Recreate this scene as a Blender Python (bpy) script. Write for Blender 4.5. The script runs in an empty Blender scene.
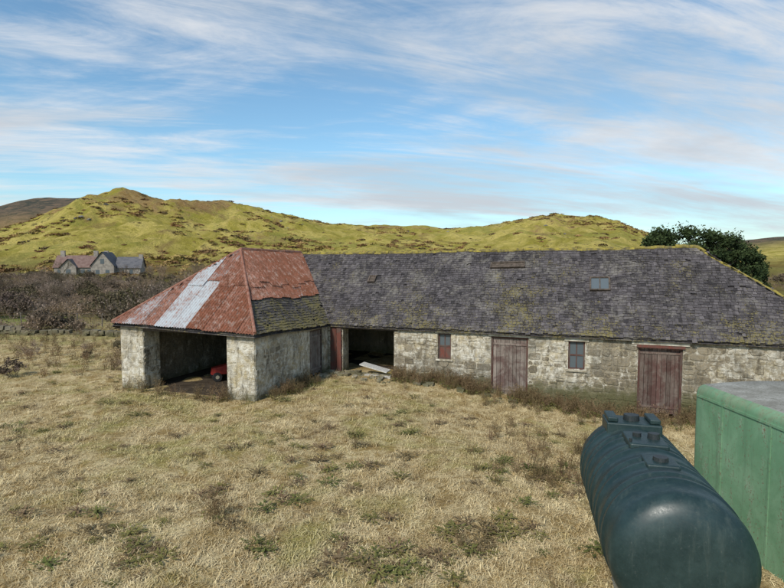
import bpy, math, random, bmesh
from mathutils import Vector, noise, Matrix
random.seed(7)
S=bpy.context.scene
R=random.uniform
# ------------------------------------------------------------ helpers
def nz(x,y,z=0.0,s=1.0): return noise.noise(Vector((x*s,y*s,z*s)))
def fbm(x,y,s,o=4): return noise.fractal(Vector((x*s,y*s,3.7)),1.0,2.0,o)
def sm(a,b,x):
    t=max(0,min(1,(x-a)/(b-a))); return t*t*(3-2*t)
class MB:
    def __init__(s): s.v=[];s.f=[];s.c=[];s.m=[]
    def face(s,pts,col=(1,1,1,1),mi=0):
        n=len(s.v); s.v.extend([tuple(p) for p in pts]); s.f.append(tuple(range(n,n+len(pts)))); s.c.append(col); s.m.append(mi)
    def mesh(s,vs,fs,col=(1,1,1,1),mi=0):
        n=len(s.v); s.v.extend([tuple(p) for p in vs])
        for f in fs: s.f.append(tuple(i+n for i in f)); s.c.append(col); s.m.append(mi)
    def box(s,a,b,col=(1,1,1,1),mi=0,fr=None):
        vs=[(x,y,z) for z in (a[2],b[2]) for y in (a[1],b[1]) for x in (a[0],b[0])]
        if fr: vs=[fr(Vector(p)) for p in vs]
        s.mesh(vs,[(0,2,3,1),(4,5,7,6),(0,1,5,4),(2,6,7,3),(0,4,6,2),(1,3,7,5)],col,mi)
    def tube(s,a,b,r0,r1,n=6,col=(1,1,1,1),mi=0,cap=True):
        a=Vector(a);b=Vector(b);d=(b-a)
        if d.length<1e-6: return
        d.normalize(); u=d.orthogonal().normalized(); w=d.cross(u)
        vs=[a+(u*math.cos(2*math.pi*i/n)+w*math.sin(2*math.pi*i/n))*r0 for i in range(n)]+[b+(u*math.cos(2*math.pi*i/n)+w*math.sin(2*math.pi*i/n))*r1 for i in range(n)]
        fs=[(i,(i+1)%n,n+(i+1)%n,n+i) for i in range(n)]
        if cap: fs+= [tuple(range(n-1,-1,-1)),tuple(range(n,2*n))]
        s.mesh(vs,fs,col,mi)
    def build(s,name,mats,parent=None,smooth=False,link=True):
        me=bpy.data.meshes.new(name); me.from_pydata(s.v,[],s.f)
        for m in mats: me.materials.append(m)
        me.polygons.foreach_set('material_index',s.m)
        ca=me.color_attributes.new('Col','FLOAT_COLOR','CORNER')
        d=[]
        for f,c in zip(s.f,s.c): d.extend(list(c)*len(f))
        ca.data.foreach_set('color',d)
        if smooth: me.polygons.foreach_set('use_smooth',[True]*len(s.f))
        me.update()
        o=bpy.data.objects.new(name,me)
        if link: S.collection.objects.link(o)
        if parent: o.parent=parent
        return o
def empty(name,loc=(0,0,0),rz=0):
    o=bpy.data.objects.new(name,None); S.collection.objects.link(o); o.location=loc; o.rotation_euler=(0,0,rz); return o
class NT:
    def __init__(s,name):
        s.m=bpy.data.materials.new(name); s.m.use_nodes=True; s.t=s.m.node_tree; s.n=s.t.nodes; s.b=s.n['Principled BSDF']
    def add(s,t,**k):
        n=s.n.new(t)
        for a,b in k.items(): setattr(n,a,b)
        return n
    def L(s,a,b): s.t.links.new(a,b)
    def pos(s): 
        return s.add('ShaderNodeNewGeometry').outputs['Position']
    def obj(s): return s.add('ShaderNodeTexCoord').outputs['Object']
    def noise(s,vec,scale,detail=5,rough=.6,dist=0,vscale=None):
        if vscale:
            m=s.add('ShaderNodeMapping'); m.inputs['Scale'].default_value=vscale; s.L(vec,m.inputs[0]); vec=m.outputs[0]
        n=s.add('ShaderNodeTexNoise'); n.inputs['Scale'].default_value=scale; n.inputs['Detail'].default_value=detail
        n.inputs['Roughness'].default_value=rough; n.inputs['Distortion'].default_value=dist; s.L(vec,n.inputs['Vector']); return n.outputs['Fac']
    def ramp(s,fac,a,b,ca=0,cb=1):
        n=s.add('ShaderNodeMapRange'); n.interpolation_type='SMOOTHSTEP'
        for i,v in zip((1,2,3,4),(a,b,ca,cb)): n.inputs[i].default_value=v
        s.L(fac,n.inputs[0]); return n.outputs[0]
    def val(s,x,sock):
        if isinstance(x,(int,float)): sock.default_value=x
        elif isinstance(x,tuple): sock.default_value=x if len(x)==4 else (*x,1)
        else: s.L(x,sock)
    def mix(s,f,a,b,bt='MIX'):
        n=s.add('ShaderNodeMix',data_type='RGBA',blend_type=bt); s.val(f,n.inputs[0]); s.val(a,n.inputs[6]); s.val(b,n.inputs[7]); return n.outputs[2]
    def math(s,op,a,b=0.0):
        n=s.add('ShaderNodeMath',operation=op); s.val(a,n.inputs[0]); s.val(b,n.inputs[1]); return n.outputs[0]
    def attr(s,name='Col'):
        a=s.add('ShaderNodeAttribute',attribute_name=name); x=s.add('ShaderNodeSeparateColor'); s.L(a.outputs['Color'],x.inputs[0]); return x.outputs
    def xyz(s,v):
        x=s.add('ShaderNodeSeparateXYZ'); s.L(v,x.inputs[0]); return x.outputs
    def bump(s,h,st=.5,d=.02):
        n=s.add('ShaderNodeBump'); n.inputs['Strength'].default_value=st; n.inputs['Distance'].default_value=d; s.L(h,n.inputs['Height']); s.L(n.outputs[0],s.b.inputs['Normal'])
    def out(s,col,rough=.9,spec=.2,metal=0):
        s.val(col,s.b.inputs['Base Color']); s.val(rough,s.b.inputs['Roughness']); s.b.inputs['Specular IOR Level'].default_value=spec; s.b.inputs['Metallic'].default_value=metal
        return s.m
# ------------------------------------------------------------ materials
def m_simple(name,c1,c2,scale=6,rough=.8,spec=.2,bump=.3,bd=.01,vs=None):
    k=NT(name); p=k.obj(); n=k.noise(p,scale,6,.65,0,vs); c=k.mix(k.ramp(n,.3,.7),c1,c2)
    k.bump(n,bump,bd); return k.out(c,rough,spec)
def m_stone():
    k=NT('rubble_stone'); p=k.obj(); A=k.attr()
    base=k.mix(A[0],(.11,.098,.08),(.37,.325,.25))
    n1=k.noise(p,14,6,.7); base=k.mix(k.ramp(n1,.3,.75,0,.8),base,(.34,.27,.16))
    n2=k.noise(p,1.1,8,.75,.8); n4=k.noise(p,5,6,.75,.3)
    w=k.math('ADD',k.math('MULTIPLY',n2,1.0),A[1])
    w=k.math('ADD',w,k.math('MULTIPLY',n4,.6)); w=k.math('ADD',w,k.math('MULTIPLY',k.noise(p,18,4,.75),.35))
    wf=k.ramp(w,1.36,1.64)
    lime=k.mix(k.ramp(n4,.35,.65),(.46,.40,.29),(.76,.72,.62))
    lime=k.mix(k.ramp(k.noise(p,1.9,6,.7,.6),.47,.64,0,.75),lime,(.50,.40,.22))
    c=k.mix(wf,base,lime)
    gr=k.noise(p,.8,7,.75,.6); c=k.mix(k.ramp(gr,.46,.62,0,.6),c,(.19,.175,.14))
    g2=k.noise(p,3.4,7,.78,.5); c=k.mix(k.ramp(g2,.52,.66,0,.6),c,(.16,.14,.10))
    st=k.noise(p,2.6,6,.75,.3,(2.2,2.2,.45))
    c=k.mix(k.ramp(st,.50,.66,0,.7),c,(.09,.075,.05))
    z=k.xyz(p)[2]
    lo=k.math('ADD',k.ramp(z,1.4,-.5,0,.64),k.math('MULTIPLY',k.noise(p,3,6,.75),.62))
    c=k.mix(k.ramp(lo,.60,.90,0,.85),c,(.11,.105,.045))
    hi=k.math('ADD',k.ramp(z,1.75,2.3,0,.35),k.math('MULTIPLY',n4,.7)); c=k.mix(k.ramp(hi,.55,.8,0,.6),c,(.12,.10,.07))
    sp=k.noise(p,40,4,.7); c=k.mix(k.ramp(sp,.56,.68,0,.6),c,(.05,.045,.035))
    k.bump(k.math('ADD',k.math('MULTIPLY',n4,1.2),k.math('ADD',n1,k.math('MULTIPLY',sp,.5))),.9,.04)
    return k.out(c,.95,.1)
def m_slate():
    k=NT('slate'); p=k.obj(); A=k.attr()
    c=k.mix(A[0],(.036,.032,.034),(.138,.122,.124))
    n=k.noise(p,.9,7,.72,.5); n2=k.noise(p,7,6,.78); st=k.noise(p,1.9,7,.75,.3,(2.2,.4,.4))
    c=k.mix(k.ramp(st,.47,.64,0,.7),c,(.032,.028,.027))
    c=k.mix(k.ramp(k.math('ADD',n,k.math('MULTIPLY',n2,.6)),.80,.98,0,.6),c,(.22,.20,.17))
    z=k.xyz(p)[2]
    ms=k.math('ADD',k.math('MULTIPLY',k.noise(p,16,5,.75),.85),k.math('MULTIPLY',k.noise(p,1.7,4,.7),.45)); ms=k.math('ADD',ms,k.math('MULTIPLY',A[1],.3))
    ms=k.math('ADD',ms,k.ramp(z,3.6,2.2,0,.07))
    c=k.mix(k.ramp(ms,.75,.86,0,.85),c,(.20,.165,.055))
    li=k.noise(p,26,3,.6); c=k.mix(k.ramp(li,.64,.70,0,.75),c,(.36,.34,.29))
    k.bump(n2,.6,.015); return k.out(c,.85,.2)
def m_iron():
    k=NT('corrugated_iron'); p=k.obj(); A=k.attr()
    n=k.noise(p,1.6,7,.7,.5); n2=k.noise(p,8,7,.78,.3,(1.5,1.5,.35))
    red=k.mix(A[1],(.25,.085,.045),(.42,.21,.155)); red=k.mix(k.ramp(n2,.36,.60,0,.95),red,(.15,.06,.032))
    pk=k.noise(p,3.2,7,.78,.5,(1.6,1.6,.4)); red=k.mix(k.ramp(pk,.50,.66,0,.75),red,(.42,.33,.28))
    dk=k.noise(p,2.1,6,.75,.4,(1.6,1.6,.4)); red=k.mix(k.ramp(dk,.50,.66,0,.75),red,(.12,.055,.035))
    wh=k.mix(n2,(.36,.38,.39),(.58,.60,.61))
    f=k.math('ADD',k.math('MULTIPLY',n2,.8),k.math('MULTIPLY',n,.7)); f=k.math('ADD',f,A[0])
    c=k.mix(k.ramp(f,1.02,1.32),red,wh)
    k.bump(n2,.2,.01); return k.out(c,.75,.15)
def m_wood(name,c1,c2,c3):
    k=NT(name); p=k.obj(); A=k.attr()
    n=k.noise(p,5,6,.7,0,(6,6,.6)); n2=k.noise(p,1.8,6,.75,.4)
    c=k.mix(k.ramp(n,.35,.65),c1,c2); c=k.mix(k.ramp(n2,.42,.62),c,c3); c=k.mix(k.math('MULTIPLY',A[0],.5),c,(.03,.02,.015))
    k.bump(n,.5,.01); return k.out(c,.85,.15)
def grasscol(k,p):
    n=k.noise(p,.20,6,.68,.4); n2=k.noise(p,1.4,7,.78,.8); n3=k.noise(p,.62,7,.78,1.2); n5=k.noise(p,.45,5,.7,.4)
    c=k.mix(k.ramp(n2,.38,.62),(.36,.245,.095),(.68,.55,.31))
    g=k.math('ADD',k.math('MULTIPLY',n,.6),k.math('MULTIPLY',n5,.5))
    c=k.mix(k.ramp(g,.53,.66,0,.62),c,(.31,.30,.075))
    c=k.mix(k.ramp(n3,.53,.64,0,.72),c,(.17,.105,.05))
    return c
def m_ground():
    k=NT('rough_grass_ground'); p=k.pos(); c=grasscol(k,p)
    f=k.noise(p,14,6,.78); c=k.mix(k.ramp(f,.38,.58,.6,0),c,(.15,.10,.045))
    far=k.ramp(k.xyz(p)[1],30,40)
    pc=k.mix(k.ramp(k.noise(p,.06,5,.6),.4,.6),(.17,.20,.05),(.29,.23,.10))
    c=k.mix(far,c,pc)
    k.bump(f,.8,.06); return k.out(c,1,.05)
def m_hill():
    k=NT('hillside'); p=k.pos(); X=k.xyz(p)
    n=k.noise(p,.014,9,.72,1.2); n2=k.noise(p,.07,9,.75,.6); n3=k.noise(p,.35,7,.78)
    c=k.mix(k.ramp(n2,.38,.62),(.38,.32,.06),(.70,.56,.17))
    c=k.mix(k.ramp(k.noise(p,.03,7,.72,.6),.50,.60,0,.6),c,(.33,.32,.075))
    hz=k.math('ADD',k.ramp(X[2],14,48,0,.24),n)
    hz=k.math('ADD',hz,k.math('MULTIPLY',n2,.5))
    c=k.mix(k.ramp(hz,.84,.98,0,.75),c,k.mix(k.ramp(n3,.35,.65),(.24,.115,.055),(.44,.28,.15)))
    bp=k.noise(p,.022,8,.75,1.0); c=k.mix(k.ramp(bp,.57,.65,0,.6),c,(.27,.165,.08))
    c=k.mix(k.ramp(k.math('ADD',n2,k.math('MULTIPLY',n3,.55)),.87,.95,0,.75),c,(.09,.075,.04))
    rk=k.noise(p,.11,8,.8,.3); c=k.mix(k.ramp(k.math('ADD',rk,k.ramp(X[2],22,50,0,.10)),.69,.75,0,.7),c,(.28,.26,.22))
    c=k.mix(k.ramp(n3,.5,.72,0,.4),c,(.17,.13,.055))
    low=k.ramp(X[2],9,2,0,.8); c=k.mix(low,c,k.mix(k.ramp(n2,.4,.6),(.20,.12,.06),(.24,.22,.07)))
    far=k.ramp(X[1],480,640); c=k.mix(far,c,k.mix(k.ramp(n2,.4,.6),(.07,.075,.06),(.22,.155,.105)))
    k.bump(k.math('ADD',n2,n3),1.0,2.5); return k.out(c,1,.03)
def m_blade(name='dry_grass'):
    k=NT(name); p=k.pos(); c=grasscol(k,p); oi=k.add('ShaderNodeObjectInfo')
    A=k.attr(); c=k.mix(k.math('MULTIPLY',A[0],.5),c,(.72,.61,.38)); c=k.mix(k.ramp(oi.outputs['Random'],.6,1,0,.5),c,(.28,.19,.08))
    return k.out(c,.9,.1)
def m_vcol(name,c1,c2,c3=None,rough=.9):
    k=NT(name); A=k.attr(); oi=k.add('ShaderNodeObjectInfo')
    c=k.mix(A[0],c1,c2)
    if c3: c=k.mix(k.math('MULTIPLY',oi.outputs['Random'],.8),c,c3)
    return k.out(c,rough,.1)
STONE=m_stone(); SLATE=m_slate(); IRON=m_iron(); GROUND=m_ground(); HILL=m_hill(); BLADE=m_blade()
MORTAR=m_simple('lime_mortar',(.14,.12,.09),(.48,.44,.36),7)
DARKW=m_simple('old_timber',(.05,.04,.03),(.13,.10,.08),8,vs=(1,1,1))
REDW=m_wood('red_painted_timber',(.12,.055,.045),(.09,.045,.035),(.12,.09,.075))
POSTW=m_wood('rusty_red_timber',(.19,.06,.045),(.14,.06,.045),(.12,.08,.065))
DOORW=m_wood('weathered_door_planks',(.24,.195,.165),(.36,.31,.265),(.16,.105,.09))
DOORD=m_wood('dark_door_planks',(.15,.11,.09),(.23,.185,.155),(.12,.065,.055))
DOORG=m_wood('grey_door_planks',(.20,.18,.16),(.32,.29,.26),(.16,.12,.10))
LINT=m_simple('limewashed_lintel',(.26,.22,.15),(.66,.62,.52),4,.9,.1,.6,.03)
MOSS=m_simple('mossy_ridge',(.10,.085,.055),(.36,.29,.06),4,1,.05,.8,.03)
RIDGEIRON=m_simple('rusty_flashing',(.20,.07,.04),(.34,.19,.14),5)
DIRT=m_simple('earth_floor',(.04,.03,.02),(.09,.07,.05),3)
GLASSM=NT('dusty_glass').out((.10,.12,.13),.15,.6)
WHITEP=m_simple('peeling_white_paint',(.35,.33,.30),(.65,.64,.60),20)
# ------------------------------------------------------------ terrain
def loc(x,y):
    dx=x;dy=y-22.55
    return .9397*dx-.342*dy, .342*dx+.9397*dy
def wld(X,Y): return (.9397*X+.342*Y, 22.55-.342*X+.9397*Y)
prof=[(-400,250),(-150,238),(0,230),(30,220),(60,208),(90,194),(115,190),(140,192),(180,198),(215,205),(260,212),(300,219),(330,224),(380,226),(440,230),(480,228),(510,221),(550,214),(590,215),(615,221),(640,230),(665,246),(700,253),(784,256),(1000,255),(1400,258)]
prof2=[(-400,225),(-100,215),(0,210),(25,205),(55,201),(90,199),(130,204),(200,222),(300,232),(600,245),(690,246),(740,240),(784,236),(900,232),(1400,245)]
def pr(tab,a):
    u=392+523*a
    if u<=tab[0][0]: return (262-tab[0][1])/523
    for (u0,v0),(u1,v1) in zip(tab,tab[1:]):
        if u<=u1:
            t=(u-u0)/(u1-u0); t=t*t*(3-2*t)*.5+t*.5
            return (262-(v0+(v1-v0)*t))/523
    return (262-tab[-1][1])/523
def gz(x,y):
    X,Y=loc(x,y)
    z=-.75*sm(-.5,10,X)*sm(-11,-3,Y)*(1-sm(8,25,Y))
    r=math.hypot(x,y)
    z+=.12*nz(x,y,0,.35)+.05*nz(x,y,5,1.1)
    if r>50:
        th=math.atan2(x,y); ca=math.cos(th)
        if ca<.25: a=math.tan(math.copysign(math.acos(.25),th)); cc=.25
        else: a=math.tan(th); cc=ca
        zc=5+pr(prof,a)*350*cc
        s=sm(90,350,r)*.5+max(0,min(1,(r-80)/270))**2*.5
        fall=1-.8*sm(350,700,r)
        h=zc*s*fall if r>350 else zc*s
        h+= sm(80,230,r)*fall*(fbm(x,y,.012,5)*6 + abs(fbm(x+50,y,.035,5))*6-2.0 + fbm(x+50,y,.13,3)*1.3)*(.5+.5*sm(20,45,zc)) *(1-.4*sm(300,350,r)*(1-sm(350,380,r)))
        z2=5+pr(prof2,a)*900*cc
        h2=z2*sm(420,900,r)*(1-.7*sm(900,2000,r))+ sm(600,900,r)*fbm(x,y,.008,5)*8
        z+=max(h,h2)
    return z
def polar(name,rs,mat,center=False):
    ths=[]
    t=-180.0
    while t<180-1e-6:
        ths.append(math.radians(t)); t+= .3 if -45<=t<45 else 2.5
    n=len(ths); vs=[(r*math.sin(a),r*math.cos(a),gz(r*math.sin(a),r*math.cos(a))) for r in rs for a in ths]
    fs=[(i*n+j,i*n+(j+1)%n,(i+1)*n+(j+1)%n,(i+1)*n+j) for i in range(len(rs)-1) for j in range(n)]
    fs=[f[::-1] for f in fs]
    me=bpy.data.meshes.new(name); 
    if center:
        vs.append((0,0,gz(0,0))); c=len(vs)-1
        fs+=[(c,(j+1)%n,j) for j in range(n)]
    me.from_pydata(vs,[],fs); me.materials.append(mat); me.polygons.foreach_set('use_smooth',[True]*len(fs)); me.update()
    o=bpy.data.objects.new(name,me); S.collection.objects.link(o); return o
rs=[1.0*(60/1.0)**(i/130) for i in range(131)]
polar('ground',rs,GROUND,True)
rs=[60*(400/60)**(i/200) for i in range(201)]+[400*(3500/400)**(i/40) for i in range(1,41)]
polar('hills',rs,HILL)
# ------------------------------------------------------------ building
B=empty('stone_steading',(0,22.55,0),math.radians(-20))
def wall(name,p0,p1,z0,z1,openings,thick,ww,stoneh=(.2,.36),stonew=(.28,.8),proud=(.004,.028),mw=.25,warp=.05):
    p0=Vector((*p0,0));p1=Vector((*p1,0)); L=(p1-p0).length; d=(p1-p0).normalized(); nrm=Vector((d.y,-d.x,0))
    fr=lambda q: p0+d*q[0]+nrm*q[1]+Vector((0,0,q[2]))
    b=MB(); xs=set([0,L]+[o[0] for o in openings]+[o[1] for o in openings])
    xs=sorted(xs)
    def bx(a,c,za,zb_):
        n=max(1,int((c-a)/1.2))
        for i in range(n):
            xa,xb=a+(c-a)*i/n,a+(c-a)*(i+1)/n
            wv=ww((xa+xb)/2,(za+zb_)/2) if callable(ww) else ww
            b.box((xa,-thick,za),(xb,0,zb_),(.45,min(1,wv+mw-.2),0,1),0,fr)
    for a,c in zip(xs,xs[1:]):
        mid=(a+c)/2; o=[q for q in openings if q[0]<mid<q[1]]
        if not o: bx(a,c,z0,z1)
        else:
            o=o[0]
            if o[2]>z0+.01: bx(a,c,z0,o[2])
            if o[3]<z1-.01: bx(a,c,o[3],z1)
    z=z0
    def wz(x,z): 
        e=min(1,(z1-z)/.3,(z-z0)/.3)
        for o in openings:
            dx=max(o[0]-x,x-o[1],0)
            if dx<.4: e*=dx/.4+.12
        return warp*max(0,e)*2*nz(x*.9+p0.x,z*1.5,p0.y+3)
    while z<z1-.06:
        h=R(*stoneh); h=min(h,z1-z)
        if z1-z-h<.1: h=z1-z
        blocked=[(o[0],o[1]) for o in openings if o[2]<z+h*.5 and o[3]>z+h*.5]
        x=0
        while x<L-.05:
            w=R(*stonew)*(0.7 if h<.25 else 1)
            e=min(x+w,L)
            if L-e<.15: e=L
            seg=True
            for (a,c) in sorted(blocked):
                if a-.02<=x<c: x=c; seg=False; break
                if x<a<e: e=a
                elif x<a and a-e<.15: e=a
            if not seg: continue
            parts=[(z,h)]
            if h>.26 and (e-x)<.45 and R(0,1)<.6: q_=R(.35,.65); parts=[(z,h*q_),(z+h*q_,h*(1-q_))]
            for (zz,hh) in parts:
                if R(0,1)<.04: continue
                g=R(.004,.02); wd=e-x
                ch=min(wd,hh)*R(.10,.3)
                P8=[]
                x_a,x_b,z_a,z_b=x+g,e-g,zz+g,zz+hh-g
                for (px,pz) in ((x_a+ch,z_a),(x_b-ch,z_a),(x_b,z_a+ch),(x_b,z_b-ch),(x_b-ch,z_b),(x_a+ch,z_b),(x_a,z_b-ch),(x_a,z_a+ch)):
                    jx=R(-.02,.02) if 0.03<px<L-.03 else 0
                    P8.append((px+jx,pz+R(-.02,.02)+wz(px,pz)))
                if x==0: P8=[(q[0]-(.02 if q[0]<x_a+ch*.5 else 0),q[1]) for q in P8]
                if e==L: P8=[(q[0]+(.02 if q[0]>x_b-ch*.5 else 0),q[1]) for q in P8]
                cx=(x+e)/2;cz=zz+hh/2+wz((x+e)/2,zz+hh/2); pp=R(*proud)
                k1=1-min(.03/wd*2,.3); k2=1-min(.03/hh*2,.3)
                i8=[(cx+(q[0]-cx)*k1,cz+(q[1]-cz)*k2) for q in P8]
                vs=[fr((q[0],-.01,q[1])) for q in P8]+[fr((q[0],pp+R(-.006,.006),q[1])) for q in i8]
                wv=ww(cx,cz) if callable(ww) else ww
                col=(R(0,1)**1.2,max(0,min(1,wv+R(-.15,.12))),R(0,1),1)
                b.mesh(vs,[tuple(range(8,16))]+[(i,(i+1)%8,8+(i+1)%8,8+i) for i in range(8)],col,1)
            x=e
        z+=h
    return b.build(name,[STONE,STONE],B)
x0=-3.1
def op(a,b,c,d): return (a-x0,b-x0,c,d)
mainops=[op(-2.35,.09,-1.0,2.1),op(2.06,2.62,.93,2.02),op(4.29,5.75,-1.0,2.0),op(7.26,7.87,.85,1.96),op(9.72,11.19,-1.0,1.96)]
def wwmain(s,z):
    X=s+x0
    v=.53+.32*nz(X*.5,z*.8,1)
    if X<4.2: v+=.12*(1 if z>.9 else -.2)
    if z<.4: v-=.15
    if 8.2<X<12: v-=.22
    return v
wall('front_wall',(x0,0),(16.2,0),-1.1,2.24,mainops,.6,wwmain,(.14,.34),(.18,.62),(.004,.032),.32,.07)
wall('wing_side_wall',(-3.1,-5.62),(-3.1,-.03),-.4,2.3,[(-1.7+5.62,-.45+5.62,-.5,2.08)],.6,lambda s,z:.68+.2*nz(s,z,3,.8)-(.2 if z<.3 else 0),(.15,.32),(.2,.6),(0,.018),.35)
wall('wing_pillar_right',(-4.28,-5.65),(-3.13,-5.65),-.4,2.42,[],.85,.80,(.18,.34),(.25,.6),(0,.02),.3)
wall('wing_pillar_left',(-9.3,-5.65),(-8.19,-5.65),-.4,2.5,[],.85,.82,(.18,.34),(.25,.6),(0,.02),.3)
wall('wing_pillar_left_reveal',(-8.17,-5.63),(-8.17,-4.82),-.4,2.5,[],.3,.6)
wall('wing_pillar_right_reveal',(-4.31,-4.82),(-4.31,-5.63),-.4,2.4,[],.3,.4)
wall('wing_outer_wall',(-9.33,6.1),(-9.33,-4.85),-.4,2.35,[],.6,.4)
wall('rear_wall',(16.2,6.12),(-9.2,6.12),-1.1,2.24,[],.6,.3)
wall('end_wall',(16.22,.03),(16.22,6.05),-1.1,2.24,[],.6,.3)
b=MB()
b.box((-9.0,-5.4,-.3),(-3.3,5.6,.03)); b.box((-3.3,.2,-.3),(16,5.6,-.02)); b.build('earth_floor',[DIRT],B)
b=MB(); b.box((1.2,.6,-.9),(1.6,5.5,2.3)); b.box((-8.7,.5,0.03),(-5,.9,2.3)); b.build('partition_wall',[MORTAR],B)
# roofs
def zr(x): return 5.43+.17*sm(-6.2,12,x)*1.0+.05*nz(x*.35,4.4)
def sag(x,y): return .08*nz(x*.45,y*.5,2)+.035*nz(x*1.7,y*1.7,4)
def Pmain(s,t):
    y=-.17+3.22*t; return Vector((s,y,2.22+(zr(s)-2.22)*t+sag(s,y)*math.sin(math.pi*min(1,max(0,t)))))
def Pwr(s,t):
    e=2.48+(2.24-2.48)*sm(-5.8,-.2,s); x=-2.95-3.25*t
    return Vector((x,s,e+(5.5-.05*sm(-2,3,s)-e)*t+sag(x,s)*math.sin(math.pi*min(1,max(0,t)))))
def Pwf(s,t):
    e=2.48+.16*(1-sm(-9.4,-3,s)); y=-5.85+3.75*t
    return Vector((s,y,e+(5.5-e)*t))
def Pwl(s,t):
    x=-9.5+3.3*t; return Vector((x,s,2.5+(5.45-2.5)*t))
def Pback(s,t): return Vector((s,6.35-3.3*t,2.2+(zr(s)-2.2)*t))
def Pend(s,t):
    return Vector((16.45-(16.45-12.04)*t,s,2.2+(zr(12)-2.2)*t))
faces={'main':(Pmain,lambda t:-2.95-3.25*t,lambda t:16.45-4.41*t),
 'wr':(Pwr,lambda t:-5.85+3.75*t,lambda t:-.17+3.22*t),
 'wf':(Pwf,lambda t:-9.5+3.3*t,lambda t:-2.95-3.25*t),
 'wl':(Pwl,lambda t:-5.85+3.75*t,lambda t:6.35-3.3*t),
 'back':(Pback,lambda t:-9.5+3.3*t,lambda t:16.45-4.41*t),
 'end':(Pend,lambda t:-.17+3.22*t,lambda t:6.35-3.3*t)}
def nrmP(P,s,t,flip):
    a=P(s+.05,t)-P(s-.05,t); c=P(s,t+.02)-P(s,t-.02); n=a.cross(c).normalized()
    return n if n.z>0 else -n
b=MB()
for nm,(P,lo,hi) in faces.items():
    N=24
    for dz in (0,-.07):
        for i in range(N):
            t0,t1=i/N,(i+1)/N; M=30
            for j in range(M):
                f=lambda t,q: P(lo(t)+(hi(t)-lo(t))*q,t)+Vector((0,0,-.05+dz))
                b.face([f(t0,j/M),f(t0,(j+1)/M),f(t1,(j+1)/M),f(t1,j/M)],(.1,0,0,1))
b.build('roof_sarking',[SLATE],B)
def slates(name,key,t0,t1,expo=.2,w=(.2,.34),moss=0,skip=None):
    P,lo,hi=faces[key]; b=MB()
    Ls=(P(0,1)-P(0,0)).length; dt=expo/Ls; t=t0-.0
    while t<t1:
        tm=t+dt*.5; a,c=lo(min(1,tm)),hi(min(1,tm)); s=a+R(-.15,0)
        while s<c:
            ws=R(*w)
            if s+ws*.5<c and s+ws*.5>a and R(0,1)>.008 and not(skip and skip(s+ws/2,t)):
                n=nrmP(P,s,min(.97,max(.03,t)),0)
                g=.004; th=R(.010,.022); tu=min(1.0,t+dt*1.25)
                slip=-.02 if R(0,1)<.02 else 0
                tb=t+R(-.008,.006)+slip; sk=R(-.012,.012)
                p=[P(s+g,tb)+n*(th+.012),P(s+ws-g,tb+R(-.002,.002))+n*(th+.012),P(s+ws-g+sk,tu)+n*.004,P(s+g+sk,tu)+n*.004]
                q=[P(s+g,tb)-n*.01,P(s+ws-g,tb)-n*.01]
                col=(max(0,min(1,random.gauss(.42,.22)+.25*nz(s*.7,t*5,2))),moss+max(0,.5*nz(s,t*4,7,.4)) ,0,1)
                b.face(p,col); b.face([q[0],q[1],p[1],p[0]],(0,0,0,1)); b.face([q[0],p[0],p[3]],col); b.face([q[1],p[2],p[1]],col)
            s+=ws
        t+=dt*R(.94,1.06)
    return b.build(name,[SLATE],B)
slates('main_roof_slates','main',-.005,.99,.135,(.11,.21))
slates('wing_slates','wr',-.005,.42,.135,(.12,.23),moss=.3)
slates('wing_outer_slates','wl',-.005,.99,.3,(.4,.6)); slates('rear_slates','back',-.005,.99,.3,(.4,.6)); slates('end_slates','end',-.005,.99,.3,(.4,.6))
def iron(name,key,tl,th,colf,seed):
    P,lo,hi=faces[key]; b=MB(); rnd=random.Random(seed)
    sw=.72; pitch=.12; dx=.02
    s_min=min(lo(0),lo(1)); s_max=max(hi(0),hi(1))
    nsh=int((s_max-s_min)/sw)+1
    for i in range(nsh):
        a=s_min+i*sw; c=a+sw+.06
        splits=[tl(a)+rnd.uniform(-.008,.008), .55+rnd.uniform(-.04,.04), th]
        for r_ in range(2):
            ta=splits[r_]-(.03 if r_ else 0); tb=splits[r_+1]
            if tb<=ta: continue
            col=colf(a+sw/2,r_,rnd); off=.045+.012*(i%2)+.016*r_; lift=rnd.uniform(0,.02)
            n=int((c-a)/dx); K=7
            prev=None
            for j in range(n+1):
                s=a+j*dx
                def ok(t): return lo(t)-.04<=s<=hi(t)+.04
                ts=[ta+(tb-ta)*q/60 for q in range(61)]; ts=[t for t in ts if ok(t)]
                if len(ts)<3: prev=None; continue
                t_a,t_b=ts[0],ts[-1]
                w=.022*math.cos(2*math.pi*s/pitch)
                colm=[]
                for q in range(K):
                    t=t_a+(t_b-t_a)*q/(K-1); nn=nrmP(P,s,min(.97,max(.03,t)),0)
                    colm.append(P(s,t)+nn*(off+w+lift*(1-q/(K-1))))
                if prev:
                    for q in range(K-1): b.face([prev[q],colm[q],colm[q+1],prev[q+1]],col)
                prev=colm
    return b.build(name,[IRON],B)
def cf(s,r,rnd):
    if -7.3<s<-5.9: w=.5 if s<-6.5 or r==0 else .28
    elif s<-7.3: w=.22+rnd.uniform(0,.16)
    else: w=rnd.uniform(-.1,.15) if s<-4.4 else rnd.uniform(-.1,.06)
    return (max(0,w),rnd.uniform(.3,1) if s<-6 else rnd.uniform(0,.7),0,1)
iron('corrugated_hip_roof','wf',lambda s:-.01,1.0,cf,3)
def cr(s,r,rnd):
    w=rnd.uniform(0,.16); 
    if r==0 and s>-2.5: w+=.12
    return (w,rnd.uniform(.1,.9),0,1)
iron('corrugated_side_roof','wr',lambda s:.36,1.0,cr,5)
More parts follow.
